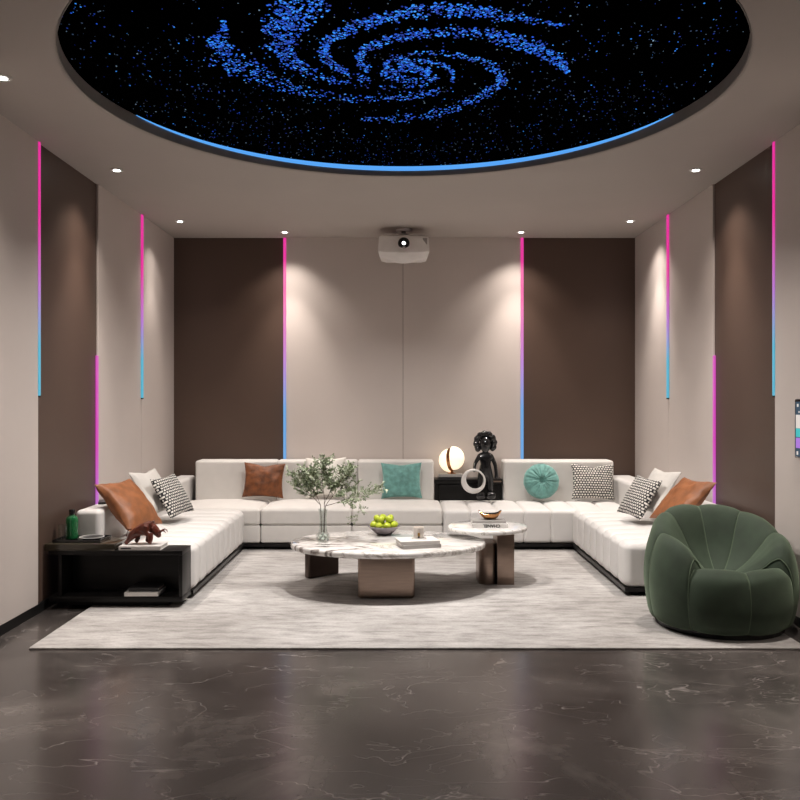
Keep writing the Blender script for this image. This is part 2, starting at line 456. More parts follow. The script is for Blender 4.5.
for nm, c in (('baseboard_left', (XL, XL + .012, YF, YB, 0, .068)), ('baseboard_right', (XR - .012, XR, YF, YB, 0, .068)), ('baseboard_back', (XL, XR, YB - .012, YB, 0, .068))):
    struct(nm, nb(*c), M['skirting'])

# LED strips
mt_up = mat_strip('led_pink_to_cyan', CEIL, 1.47, bot=(.05, .42, .60))
mt_back = mat_strip('led_pink_to_blue', CEIL, .9, bot=(.08, .33, .72))
mt_low = mat_strip('led_pink_to_violet', 1.81, -.6, top=(.62, .03, .45))
def strip(x0, x1, y0, y1, z0, z1, m, lab, grp=None):
    t = thing('led_strip', lab, 'light strip', ((x0 + x1) / 2, (y0 + y1) / 2, z0), 0, grp)
    obj('diffuser', nb(x0, x1, y0, y1, z0, z1, bev=.002, seg=1), m, t, world=True)
    obj('end_cap', nb(x0, x1, y0, y1, z0 - .012, z0 - .0005), M['black_metal'], t, world=True)
g = 'LED light strips on the walls'
strip(BX[0] - .030, BX[0] - .001, YB - .030, YB - .001, .08, CEIL - .002, mt_back, 'pink to blue LED strip on the back wall left of the projector', g)
strip(BX[1] + .001, BX[1] + .030, YB - .030, YB - .001, .08, CEIL - .002, mt_back, 'pink to blue LED strip on the back wall right of the projector', g)
for s, nm in ((-1, 'left'), (1, 'right')):
    xw = XL if s < 0 else XR
    def xs(a, b): return (xw + a, xw + b) if s < 0 else (xw - b, xw - a)
    strip(*xs(.001, .026), ed[3] + .001, ed[3] + .024, 1.48, CEIL - .002, mt_up, 'pink to cyan LED strip on the %s wall nearest the camera, ending halfway down' % nm, g)
    strip(*xs(PT + .0, PT + .016), ed[1] - .025, ed[1] + .012, 1.47, CEIL - .002, mt_up, 'thin pink to cyan LED strip on the %s wall nearest the back corner' % nm, g)
    strip(*xs(.002, .021), ed[2] - .024, ed[2] - .001, .08, 1.81, mt_low, 'pink LED strip on the lower half of the %s wall rising from behind the sofa' % nm, g)

# ------------------------------------------------------------------ star ceiling
Z_ST = CEIL + .082
t = thing('star_ceiling', 'round black starry panel with a blue spiral galaxy set in the ceiling', 'star ceiling', (CX, CY, Z_ST))
PR = CR - .004
obj('panel', lathe(bmesh.new(), [(PR, 0), (PR, .012)], 128), M['star_black'], t)
obj('rim', lathe(bmesh.new(), [(CR - .001, -.074), (CR - .006, -.074), (CR - .006, -.002), (CR - .001, -.002)], 144, cap=False), M['rim_grey'], t, label='dark grey inner rim of the recess')
def ring_strip():
    bm = bmesh.new(); n = 96; r0, r1 = CR - .0135, CR - .0065; rows = []
    for k in range(n + 1):
        a = R(19 + 141 * k / n); h = .032 * sin(pi * k / n) ** .8 + .001; z1 = -.001; z0 = z1 - h
        rows.append([bm.verts.new((r * cos(a), r * sin(a), z)) for r, z in ((r0, z0), (r0, z1), (r1, z1), (r1, z0))])
    for a, b in zip(rows, rows[1:]):
        for i in range(4): bm.faces.new((a[i], a[(i + 1) % 4], b[(i + 1) % 4], b[i]))
    bm.faces.new(rows[0]); bm.faces.new(rows[-1])
    return bm
obj('rim_light', ring_strip(), M['cove'], t, label='blue LED line round the rim')

def plan(px, py):      # where a point measured in the photograph lies on the panel
    d = (Z_ST - EYE) * 850 / (400 - py)
    return Vector(((px - 401) / 850 * d, d))
ARMS = [  # centre line and width measured in the photograph
    ([(224, 20, 3), (222, 38, 16), (216, 50, 26), (240, 65, 22), (270, 80, 15), (310, 93, 10), (355, 98, 8), (400, 96, 8), (440, 90, 6)], 1100),
    ([(310, -12, 44), (300, 0, 42), (284, 20, 36), (277, 38, 30), (284, 54, 20), (300, 68, 12), (325, 78, 8), (350, 84, 6), (390, 87, 5), (430, 85, 4)], 1700),
    ([(564, 25, 2), (530, 19, 7), (500, 14, 10), (460, 9, 12), (420, 10, 14), (380, 18, 12), (345, 30, 10), (325, 42, 10), (322, 53, 10), (332, 64, 8), (350, 74, 6), (372, 80, 4)], 1500),
    ([(568, 72, 5), (562, 62, 12), (545, 52, 16), (520, 42, 14), (490, 34, 11), (450, 31, 9), (410, 34, 9), (378, 43, 8), (360, 52, 8), (358, 62, 8), (370, 70, 6)], 1400),
    ([(362, 118, 3), (390, 120, 8), (425, 116, 9), (455, 108, 8), (480, 96, 8), (500, 84, 10), (503, 76, 9), (492, 66, 8), (470, 57, 7), (440, 52, 5), (410, 53, 5), (388, 60, 7), (384, 68, 8)], 950),
    ([(384, 68, 14), (395, 76, 9), (415, 81, 6), (440, 76, 4)], 260),
    ([(385, 98, 4), (410, 97, 6), (440, 91, 5)], 130),
    ([(452, 82, 3), (453, 72, 4), (445, 65, 5), (425, 60, 5), (400, 62, 8)], 260),
    ([(398, 66, 10), (415, 68, 9), (430, 70, 6), (425, 76, 4)], 330),
]
def stars():
    bm = bmesh.new(); rnd = random.Random(3)
    def dot(x, y, sx, sy, mi, ang=0.0):
        if (x - CX) ** 2 + (y - CY) ** 2 > (PR - .02) ** 2: return
        vs = []
        for k in range(6):
            a = k * pi / 3; ex, ey = sx * cos(a), sy * sin(a)
            vs.append(bm.verts.new((x - CX + ex * cos(ang) - ey * sin(ang), y - CY + ex * sin(ang) + ey * cos(ang), -.003)))
        f = bm.faces.new(vs); f.material_index = mi
    for pts, n in ARMS:
        segs = []
        for a, b in zip(pts, pts[1:]):
            segs.append((sqrt((a[0] - b[0]) ** 2 + (3 * (a[1] - b[1])) ** 2) * (a[2] + b[2]), a, b))
        tot = sum(s[0] for s in segs); 
        for k in range(int(n * .50)):
            u = rnd.random() * tot
            for wgt, a, b in segs:
                if u <= wgt: break
                u -= wgt
            f = u / wgt
            x = a[0] + (b[0] - a[0]) * f; y = a[1] + (b[1] - a[1]) * f; wd = a[2] + (b[2] - a[2]) * f
            dx, dy = b[0] - a[0], b[1] - a[1]; L = sqrt(dx * dx + dy * dy) or 1
            off = (rnd.random() + rnd.random() * .5 - .75) * wd * .92
            x += -dy / L * off; y += dx / L * off
            q = plan(x, y); s = rnd.uniform(.5, 1.25)
            dot(q.x, q.y, .0066 * s, .0085 * s, rnd.choice((0, 0, 0, 1, 1, 2, 2)), rnd.uniform(-.7, .7))
    for k in range(3000):
        a = rnd.random() * 2 * pi; r = PR * sqrt(rnd.random())
        if noise.noise(Vector((cos(a) * r * 2, sin(a) * r * 2, 4))) < -.12 and rnd.random() < .6: continue
        s = rnd.choice((.0020, .0022, .0026, .0032, .0046)); dot(CX + r * cos(a), CY + r * sin(a), s, s * 1.35, rnd.choice((3, 4, 4, 4, 2, 2, 0, 1)))
    return bm
so = obj('star_point', stars(), STAR, t, smooth=False); so['kind'] = 'stuff'; so['label'] = 'tiny blue and white points of light forming a spiral'

# ------------------------------------------------------------------ downlights
def make_downlight():
    t = thing('downlight', '', 'ceiling light', (0, 0, CEIL))
    obj('trim_ring', lathe(bmesh.new(), [(.034, -.001), (.036, -.006), (.046, -.007), (.050, -.001)], 28, cap=False), M['trim_white'], t)
    obj('reflector', lathe(bmesh.new(), [(.034, -.0012), (.031, -.0045), (.026, -.0055), (.0255, -.003)], 28, cap=False), M['black_metal'], t)
    obj('lens', lathe(bmesh.new(), [(.0255, -.003), (.024, -.008), (.015, -.010), (0, -.011)], 24), M['lens'], t)
    return t
XL1, XR1 = -2.16, 2.24
rows_y = [8.31, 6.46, 4.61, 2.76, .91, -.94]
spots = []
for s, x, nm in ((-1, XL1, 'left'), (1, XR1, 'right')):
    for k, y in enumerate(rows_y):
        place = ['nearest the back corner along the %s wall' % nm, 'second from the back corner along the %s wall' % nm, 'third from the back corner along the %s wall' % nm][k] if k < 3 else None
        spots.append((x, y, s, place))
spots += [(-1.21, 8.85, 0, 'above the left pink strip of the back wall'), (1.25, 8.85, 0, 'above the right pink strip of the back wall')]
proto = make_downlight(); first = True
for i, (x, y, s, place) in enumerate(spots):
    o = proto if first else copy_tree(proto); first = False
    o.location = (x, y, CEIL)
    o['label'] = 'small round recessed downlight ' + (place if place else 'along the %s wall beyond the edge of the photo' % ('left' if s < 0 else 'right'))
    o['group'] = 'recessed ceiling downlights'
    for kind, watts, ang, bl in (('beam', SPOT_WIDE, 62, 1.0), ('glow', SPOT_NARROW, 110, 1.0)):
        ld = bpy.data.lights.new('downlight_' + kind, 'SPOT'); ld.energy = watts; ld.color = WARM
        ld.spot_size = R(ang); ld.spot_blend = bl; ld.shadow_soft_size = .035
        lo = bpy.data.objects.new('downlight_' + kind, ld); COL.objects.link(lo); lo.parent = o
        lo.location = (0, 0, -.03)
        if kind == 'glow':   # tipped a little to the wall
            if s: lo.rotation_euler = (0, 0, 0)
            else: lo.rotation_euler = (0, 0, 0)

# ------------------------------------------------------------------ projector
pc = Vector((.028, 8.72, 2.995))
t = thing('projector', 'white ceiling projector with a round glowing lens near the back wall', 'projector', pc)
def proj_bm():
    bm = bmesh.new(); n = 20; hw = .255
    top, bot, mid = [], [], []
    rows = []
    for z, fy, hwz, cf in ((.115, -.13, .235, .03), (.125, -.10, .22, .03), (.10, -.15, .25, .035), (-.02, -.17, .258, .05), (-.05, -.165, .258, .05), (-.095, -.12, .240, .04), (-.108, -.06, .19, .02)):
        rg = []
        for i in range(n + 1):
            u = -1 + 2 * i / n; rg.append((u * hwz, fy - cf * (1 - u * u) + .0, z - (.05 * (1 - u * u) if z < -.06 else (.02 * (1 - u * u) if z < -.03 else 0))))
        for i in range(n + 1):
            u = 1 - 2 * i / n; rg.append((u * hwz * .97, .17, z))
        rows.append(rg)
    rows = [rows[1], rows[0], rows[2], rows[3], rows[4], rows[5], rows[6]]
    V = [[bm.verts.new(p) for p in rg] for rg in rows]; m = len(V[0])
    for a, b in zip(V, V[1:]):
        for i in range(m): bm.faces.new((a[i], a[(i + 1) % m], b[(i + 1) % m], b[i]))
    bm.faces.new(V[0]); bm.faces.new(V[-1])
    return bm
obj('body', proj_bm(), M['white_plastic'], t, angle=30)
def ybore(prof, seg=32, c=(0, 0, 0)):    # lathe round the y axis
    bm = lathe(bmesh.new(), prof, seg); bmesh.ops.rotate(bm, verts=bm.verts, matrix=Matrix.Rotation(R(90), 3, 'X')); bmesh.ops.translate(bm, verts=bm.verts, vec=c); return bm
lr = obj('lens_ring', ybore([(.040, .0), (.058, .0), (.058, .05), (.050, .056), (.040, .052)], c=(0, -.165, .025)), M['black_gloss'], t)
obj('lens', ybore([(.039, 0), (.039, .03), (.025, .038), (0, .041)], c=(0, -.178, .025)), M['proj_lens'], lr)
obj('sensor', ybore([(.009, 0), (.009, .03)], 16, c=(.125, -.165, -.012)), M['black_gloss'], t)
obj('side_vent', nb(.19, .235, -.172, -.10, -.0, .085, bev=.004), M['grey_plastic'], t)
obj('bracket', nb(-.05, .05, -.06, .06, .124, .150), M['grey_plastic'], t)
obj('mount_pole', lathe(bmesh.new(), [(.022, .150), (.022, CEIL - pc.z - .022)], 16), M['grey_plastic'], t)
obj('mount_plate', lathe(bmesh.new(), [(.075, CEIL - pc.z - .022), (.08, CEIL - pc.z - .016), (.08, CEIL - pc.z - .001)], 24), M['white_plastic'], t)

# ------------------------------------------------------------------ touch screen on the right wall
t = thing('wall_touch_screen', 'small black framed touch screen with colourful tiles on the right wall', 'screen', (XR - PT, 5.30, 1.07))
x1 = XR - PT - .001
obj('frame', nb(x1 - .022, x1, 5.06, 5.455, 1.10, 1.475, bev=.008), M['black_gloss'], t, world=True)
xs_ = x1 - .0225
def tile(name, y0, y1, z0, z1, m): obj(name, nb(xs_ - .001, xs_ + .0004, y0, y1, z0, z1), M[m], t, smooth=False, world=True)
tile('screen', 5.078, 5.437, 1.112, 1.457, 'screen_bg')
xs_ -= .0012
tile('status_icon', 5.395, 5.415, 1.425, 1.443, 'screen_white')
for k in range(4): tile('menu_mark', 5.38 - k * .03, 5.395 - k * .03, 1.388, 1.398, 'screen_white')
tile('picture_tile', 5.30, 5.43, 1.29, 1.375, 'screen_white'); tile('picture_tile', 5.30, 5.43, 1.235, 1.289, 'screen_teal')
tile('picture_tile', 5.10, 5.295, 1.235, 1.375, 'screen_blue')
tile('app_tile', 5.375, 5.43, 1.165, 1.23, 'screen_purple'); tile('app_tile', 5.30, 5.37, 1.165, 1.23, 'screen_pink'); tile('app_tile', 5.19, 5.295, 1.165, 1.23, 'screen_teal'); tile('app_tile', 5.10, 5.185, 1.165, 1.23, 'screen_purple')
for k in range(5): tile('menu_mark', 5.40 - k * .06, 5.42 - k * .06, 1.122, 1.145, 'screen_white')
t.location.y -= .045; t.location.z -= .018

# ------------------------------------------------------------------ rug
def rug_bm():
    bm = bmesh.new(); return rbox(bm, -2.16, 2.36, 4.93, 8.95, .0005, .014, r=.005, n=60, rs=2)
tag(obj('rug', rug_bm(), M['rug']), 'large pale grey distressed rug under the sofa and coffee tables', 'rug')
ZR = .0145

# ------------------------------------------------------------------ sectional sofa
sofa = thing('sectional_sofa', 'large cream U-shaped sectional sofa with channel-tufted chaises', 'sofa', (.07, 8.3, 0))
SX0, SX1, SXL, SXR = -1.505, 1.645, -2.20, 2.22          # chaise inner faces, side-back inner faces
YC0, YS, YBK, YE = 6.125, 8.14, 8.86, 9.13
ZS = .395
def crown(h):
    def fn(p, u, v, w_):
        if w_ > .2: p = p + Vector((0, 0, h * (1 - u ** 4) * (1 - v ** 4) * min(1, (w_ - .2) / .8)))
        return p
    return fn
def channel_y(x0, x1, y0, y1, z0, z1, n, r=.045):        # channels stacked along y
    bm = bmesh.new(); s = (y1 - y0) / n
    for k in range(n):
        def fn(p, u, v, w_):
            q = p.copy()
            if w_ > .2: q.z += .018 * (1 - v * v) * (1 - u ** 6)
            if abs(u) > .9: q.x += .014 * (1 - v * v) * (1 if u > 0 else -1)
            return q
        rbox(bm, x0, x1, y0 + k * s - (.001 if k else 0), y0 + (k + 1) * s + (.001 if k < n - 1 else 0), z0, z1, r, n=6, rs=4, fn=fn)
    return bm
def channel_x(x0, x1, y0, y1, z0, z1, n, r=.04):
    bm = bmesh.new(); s = (x1 - x0) / n
    for k in range(n):
        def fn(p, u, v, w_):
            q = p.copy()
            if w_ > .2: q.z += .030 * (1 - u * u) * (1 - v ** 6) * (.6 + .4 * v)
            return q
        rbox(bm, x0 + k * s - (.010 if k else 0), x0 + (k + 1) * s + (.010 if k < n - 1 else 0), y0, y1, z0, z1, r, n=8, rs=4, fn=fn)
    return bm
obj('chaise_seat', channel_y(SXL + .003, SX0, YC0, YS - .003, .075, ZS, 9, .05), M['cream'], sofa, world=True)
obj('chaise_seat', channel_y(SX1, SXR - .003, YC0 + .095, YS - .003, .075, ZS, 8, .05), M['cream'], sofa, world=True)
obj('corner_seat', rbox(bmesh.new(), SXL + .003, -1.352, YS, YBK, .25, ZS + .01, .028, 14, fn=crown(.034)), M['cream2'], sofa, world=True)
obj('seat_cushion', rbox(bmesh.new(), -1.348, -.474, YS, YBK, .25, ZS + .01, .028, 14, fn=crown(.034)), M['cream2'], sofa, world=True)
obj('seat_cushion', rbox(bmesh.new(), -.470, .400, YS, YBK, .25, ZS + .01, .028, 14, fn=crown(.034)), M['cream2'], sofa, world=True)
for a, b in ((SXL + .003, -1.352), (-1.348, -.474), (-.470, .400)):
    obj('seat_base', rbox(bmesh.new(), a, b, YS + .012, YBK, .075, .249, .02, 8, 3), M['cream2'], sofa, world=True)
obj('tufted_seat', channel_x(.404, SXR - .003, YS, YBK, .075, ZS, 7), M['cream'], sofa, world=True)
for a, b in ((-2.147, -1.304), (-1.301, -.459), (-.456, .345), (1.07, SXR)):
    obj('backrest', rbox(bmesh.new(), a, b, YBK + .002, YE, .075, .818, .028, 12), M['cream2'], sofa, world=True)
obj('seat_rear', nb(.404, 1.066, YBK + .002, YBK + .03, .075, .40), M['cream2'], sofa, world=True)
obj('side_backrest', rbox(bmesh.new(), XL + .09, SXL, 6.20, YE, .075, .645, .035, 14), M['cream'], sofa, world=True)
obj('side_backrest', rbox(bmesh.new(), SXR, XR - .075, 6.16, YE, .075, .645, .035, 14), M['cream'], sofa, world=True)
def frame_bm():
    bm = bmesh.new(); z0, z1 = .045, .074
    box(bm, XL + .07, SX0 + .004, YC0 + .02, YS, z0, z1); box(bm, SX1 - .004, XR - .07, YC0 + .1, YS, z0, z1)
    box(bm, XL + .07, XR - .07, YS + .001, YE - .02, z0, z1)
    return bm
obj('frame', frame_bm(), M['black_metal'], sofa, smooth=False, world=True)
obj('plinth', nb(-1.33, 1.56, YS + .09, YE - .1, ZR, .044), M['black_metal'], sofa, smooth=False, world=True)
for x, y in ((SX0 - .09, YC0 + .12), (SX0 - .09, 7.6), (SX1 + .09, YC0 + .2), (SX1 + .09, 7.6), (-2.10, YC0 + .12), (2.28, YC0 + .2)):
    obj('foot', nb(x - .03, x + .03, y - .03, y + .03, ZR, .044), M['black_metal'], sofa, smooth=False, world=True)

# ------------------------------------------------------------------ cushions
def pillow_bm(w, h, t, seed=0, wr=.006, n=26, pinch=.10, chop=0):
    bm = bmesh.new(); g = {}
    for s in (1, -1):
        for i in range(n + 1):
            for j in range(n + 1):
                u = -1 + 2 * i / n; v = -1 + 2 * j / n
                u = math.copysign(abs(u) ** .8, u); v = math.copysign(abs(v) ** .8, v)
                edge = i in (0, n) or j in (0, n)
                if edge and (0, i, j) in g: g[(s, i, j)] = g[(0, i, j)]; continue
                x = u * w / 2 * (1 - pinch * (1 - v * v) * u * u); y = v * h / 2 * (1 - pinch * (1 - u * u) * v * v)
                if chop and v > 0: y -= chop * v * v * math.exp(-(u * u) / .09)
                th = t / 2 * (max(0, (1 - u * u)) * max(0, (1 - v * v))) ** .42
                nn = noise.noise(Vector((u * 2.4, v * 2.4, seed * 3.1 + s))) + .5 * noise.noise(Vector((u * 6, v * 6, seed * 1.7 + s)))
                z = s * (th + (wr * nn if not edge else 0) * min(1, th / (t * .2)))
                vtx = bm.verts.new((x, y, z)); g[(s, i, j)] = vtx
                if edge: g[(0, i, j)] = vtx
    for s in (1, -1):
        for i in range(n):
            for j in range(n):
                q = [g[(s, i, j)], g[(s, i + 1, j)], g[(s, i + 1, j + 1)], g[(s, i, j + 1)]]
                bm.faces.new(q if s > 0 else q[::-1])
    return bm
def pillow(c, right, up, w, h, t, m, label, seed=0, chop=0, wr=.006, pinch=.10, group=None):
    o = obj('throw_pillow', pillow_bm(w, h, t, seed, wr, chop=chop, pinch=pinch), M[m]); o.matrix_world = basis(c, right, up)
    tag(o, label, 'pillow', group); return o
def lean(deg): return (0, sin(R(deg)), cos(R(deg)))
pillow((-1.405, 8.705, .628), (1, .05, -.04), lean(14), .42, .36, .15, 'cognac', 'rust brown velvet pillow against the back of the sofa, left side', 1, .02, wr=.014, group='pillows on the sofa')
pillow((-.77, 8.71, .655), (1, 0, .02), lean(13), .42, .42, .15, 'white_cush', 'cream white pillow behind the leafy branches on the sofa', 2, .03, group='pillows on the sofa')
pillow((.005, 8.71, .625), (1, .02, .01), lean(13), .42, .37, .15, 'teal', 'square teal velvet pillow on the sofa, left of the glowing lamp', 3, .01, wr=.010, group='pillows on the sofa')
pillow((1.965, 8.71, .612), (1, -.05, -.02), lean(15), .44, .37, .14, 'knit', 'black and white knitted pillow against the back of the sofa beside the round teal pillow', 5, .02, group='pillows on the sofa')
# round pleated pillow
def round_pillow():
    bm = bmesh.new(); nr, na = 18, 160; g = {}
    for s in (1, -1):
        cen = bm.verts.new((0, 0, s * .035))
        for i in range(1, nr + 1):
            r = i / nr
            for k in range(na):
                a = 2 * pi * k / na
                if i == nr and (0, k) in g: g[(s, i, k)] = g[(0, k)]; continue
                pl = (sin(10 * a + .6 * sin(3 * a)) * .6 + sin(23 * a + s) * .4)
                prof = sqrt(max(0, 1 - r ** 2.6)); dip = 1 - .58 * math.exp(-(r / .16) ** 2)
                z = .088 * prof * dip + .007 * pl * sin(pi * min(1, r * 1.02)) ** .7 * (1 if i < nr else 0)
                rr = r * .182 * (1 + .012 * pl * r)
                v = bm.verts.new((rr * cos(a), rr * sin(a), s * z)); g[(s, i, k)] = v
                if i == nr: g[(0, k)] = v
        for k in range(na):
            bm.faces.new((cen, g[(s, 1, k)], g[(s, 1, (k + 1) % na)]))
            for i in range(1, nr): bm.faces.new((g[(s, i, k)], g[(s, i + 1, k)], g[(s, i + 1, (k + 1) % na)], g[(s, i, (k + 1) % na)]))
    return bm
rp = obj('round_pillow', round_pillow(), M['teal']); rp.matrix_world = basis((1.44, 8.725, .617), (1, -.05, 0), lean(13))
tag(rp, 'round pleated teal velvet pillow with a centre button on the sofa', 'pillow', 'pillows on the sofa')
obj('button', lathe(bmesh.new(), [(0, -.006), (.012, -.004), (.016, 0), (.012, .005), (0, .008)], 20), M['teal'], rp, loc=(0, 0, .045))
# left chaise
G = 'pillows on the sofa'
pillow((-2.075, 6.50, .650), (-.25, -1, 0), (-.66, 0, .75), .47, .46, .16, 'tan', 'large tan leather pillow leaning over the left chaise back', 6, .01, wr=.012, group=G)
pillow((-2.118, 7.28, .668), (-.22, -1, 0), (-.52, .08, .85), .44, .42, .12, 'grey_cush', 'pale grey linen pillow on the left chaise behind the tan pillow', 7, .015, group=G)
pillow((-1.950, 7.26, .635), (-.22, -1, -.04), (-.48, .10, .85), .42, .38, .12, 'knit', 'black and white knitted pillow on the left chaise leaning on the grey pillow', 8, group=G)
# right chaise
pillow((2.150, 6.50, .680), (.22, -1, 0), (.70, 0, .71), .45, .44, .13, 'tan', 'large tan leather pillow on the right chaise behind the green armchair', 9, .01, wr=.012, group=G)
pillow((2.165, 7.22, .678), (.22, -1, 0), (.52, .08, .85), .44, .42, .10, 'grey_cush', 'pale grey linen pillow on the right chaise behind the knitted pillow', 10, .01, group=G)
pillow((2.015, 7.20, .630), (.22, -1, -.04), (.50, .08, .85), .42, .38, .11, 'knit', 'black and white knitted pillow on the right chaise leaning on the grey pillow', 11, group=G)

# ------------------------------------------------------------------ books
def book(name, c, w, d, h, rz, cover, label, parent=None, group='books', spine=None):
    t = thing(name, label, 'book', c, rz, group)
    bm = bmesh.new(); e = .003
    box(bm, -w / 2, w / 2, -d / 2, d / 2, 0, e); box(bm, -w / 2, w / 2, -d / 2, d / 2, h - e, h)
    box(bm, -w / 2, w / 2, -d / 2 if spine != 'side' else d / 2 - e, -d / 2 + e if spine != 'side' else d / 2, e + .0001, h - e - .0001)
    obj('cover', bm, M[cover], t, smooth=False)
    obj('pages', nb(-w / 2 + .004, w / 2 - .004, -d / 2 + e + .001, d / 2 - .005, e + .0002, h - e - .0002), M['paper'], t, smooth=False)
    return t

# ------------------------------------------------------------------ left side table (black, open fronted)
TX0, TX1, TY0, TY1, TZ = XL + .035, -1.510, 5.87, 6.110, .408
TP = .455      # its left part is a raised platform
t = thing('side_table', 'low black open-fronted side table at the end of the left chaise', 'side table', ((TX0 + TX1) / 2, (TY0 + TY1) / 2, 0))
obj('tabletop', nb(TX0, TX1, TY0, TY1, TZ - .03, TZ, bev=.003), M['black_wood'], t, world=True)
obj('raised_platform', nb(XL + .008, -1.975, TY0 - .003, 6.19, TZ + .0005, TP, bev=.003), M['olive_gloss'], t, world=True, label='raised smoked olive platform')
obj('side_panel', nb(TX1 - .025, TX1, TY0, TY1, .093, TZ - .031, bev=.002), M['black_wood'], t, world=True)
obj('side_panel', nb(TX0 + .06, TX0 + .085, TY0 + .02, TY1, .093, TZ - .031, bev=.002), M['black_wood'], t, world=True)
obj('back_panel', nb(TX0 + .087, TX1 - .027, TY1 - .025, TY1 - .002, .093, TZ - .031), M['black_wood'], t, world=True)
obj('bottom_shelf', nb(TX0, TX1, TY0, TY1, .055, .092, bev=.003), M['black_wood'], t, world=True)
obj('plinth', nb(TX0 + .1, TX1 - .12, TY0 + .08, TY1 - .03, ZR, .054), M['black_metal'], t, world=True)
# things on it
t = thing('serving_tray', 'black rectangular tray on the left side table under the green bottle', 'tray', (-2.262, 6.035, TP + .001))
obj('tray_base', nb(-.16, .16, -.11, .11, 0, .006), M['black_gloss'], t)
for c in ((-.16, .16, -.116, -.1105), (-.16, .16, .1105, .116), (-.166, -.1605, -.116, .116), (.1605, .166, -.116, .116)): obj('tray_rim', nb(*c, 0, .018), M['black_gloss'], t)
zt = TP + .0075
bt = P(72, 540, 6.05)
t = thing('glass_bottle', 'green glass bottle with a black cap on the left side table', 'bottle', (bt.x, 6.05, zt))
obj('bottle_body', lathe(bmesh.new(), [(.034, 0), (.040, .006), (.041, .03), (.041, .135), (.037, .152), (.022, .165), (.018, .172), (.018, .182)], 32), M['green_glass'], t)
obj('cap', lathe(bmesh.new(), [(.021, .176), (.021, .205), (.018, .209), (0, .209)], 24), M['black_gloss'], t)
for gx, gy, lb in ((-2.43, 6.02, 'left'), (-2.395, 6.10, 'right')):
    pass
for k, (gx, gy) in enumerate(((-2.375, 5.965), (-2.385, 6.115))):
    gb = lathe(bmesh.new(), [(0, .0), (.027, .0), (.030, .115), (.0285, .115), (.026, .006), (0, .006)], 28)
    tag(obj('drinking_glass', gb, M['glass'], loc=(gx, gy, TP + .0075)), ['nearer', 'farther'][k] + ' of two clear tumblers left of the green bottle', 'glass', 'tumblers on the side table')
t = thing('ashtray', 'round dark shallow dish with a pale speckled rim on the left side table', 'dish', (-2.195, 6.035, zt))
obj('dish', lathe(bmesh.new(), [(0, 0), (.055, 0), (.080, .012), (.084, .016), (.078, .016), (.055, .007), (0, .006)], 40), M['black_gloss'], t)
obj('dish_rim', lathe(bmesh.new(), [(.079, .0165), (.086, .0165), (.087, .019), (.080, .020), (.079, .0165)], 40, cap=False), M['marble2'], t)

b1 = book('book', (-1.81, 5.985, TZ + .001), .29, .20, .028, 0, 'book_white', 'white book under the red-brown bull figurine on the left side table')
obj('cover_title', nb(-.13, -.06, -.1012, -.1003, .009, .017), M['ink'], b1, smooth=False)
# bull figurine: faceted
def bull_bm():
    me = bpy.data.meshes.new('bull_skeleton')
    V = [(.022, 0, .125), (.050, 0, .118), (-.025, 0, .108), (-.070, 0, .092), (.075, 0, .095), (.092, 0, .068), (.100, 0, .044),   # spine, neck, head
         (.020, .034, .08), (.010, .040, .042), (-.002, .042, .006), (.040, -.034, .08), (.050, -.040, .042), (.040, -.042, .006),
         (-.080, .028, .066), (-.062, .034, .038), (-.078, .036, .006), (-.088, -.028, .066), (-.100, -.034, .040), (-.135, -.036, .006)]
    E = [(0, 1), (0, 2), (2, 3), (1, 4), (4, 5), (5, 6), (1, 7), (7, 8), (8, 9), (0, 10), (10, 11), (11, 12), (3, 13), (13, 14), (14, 15), (3, 16), (16, 17), (17, 18)]
    rad = [.056, .050, .048, .044, .040, .028, .018, .030, .018, .015, .030, .018, .015, .030, .018, .015, .030, .018, .015]
    me.from_pydata(V, E, []); me.update()
    o = bpy.data.objects.new('tmp', me); COL.objects.link(o)
    md = o.modifiers.new('s', 'SKIN'); 
    me.skin_vertices.new() if not me.skin_vertices else None
    for k, sv in enumerate(me.skin_vertices[0].data): sv.radius = (rad[k], rad[k] * (.85 if k < 7 else 1)); sv.use_root = (k == 0)
    md2 = o.modifiers.new('sub', 'SUBSURF'); md2.levels = 1
    dg = bpy.context.evaluated_depsgraph_get(); dg.update()
    bm = bmesh.new(); bm.from_object(o, dg)
    bpy.data.objects.remove(o)
    return bm
t = thing('bull_figurine', 'red-brown faceted charging bull figurine standing on a white book', 'figurine', (-1.80, 5.985, TZ + .0295))
bo = obj('body', bull_bm(), M['rust'], t, smooth=False)
mz = min(v.co.z for v in bo.data.vertices); bo.location.z = -mz + .0002
for s in (-1, 1):
    obj('horn', tube(bmesh.new(), [(.092, s * .012, .080 - mz), (.104, s * .034, .088 - mz), (.126, s * .038, .100 - mz), (.142, s * .030, .096 - mz), (.150, s * .022, .080 - mz)], [.009, .008, .006, .004, .001], 6), M['rust'], t, smooth=False)
obj('tail', tube(bmesh.new(), [(-.100, 0, .104 - mz), (-.122, .01, .100 - mz), (-.132, .012, .078 - mz), (-.136, .012, .055 - mz)], [.006, .004, .003, .005], 6), M['rust'], t, smooth=False)
book('book', (-1.795, 5.975, .0925), .235, .20, .026, 0, 'book_white', 'white book on the lower shelf of the left side table, lower of two')
book('book', (-1.79, 5.99, .119), .205, .175, .026, .0, 'book_black', 'black covered book, upper of two on the lower shelf of the side table')
book('book', (-2.30, 6.66, .6455), .13, .20, .016, .3, 'book_black', 'black book lying on the left sofa back beside the tan pillow')

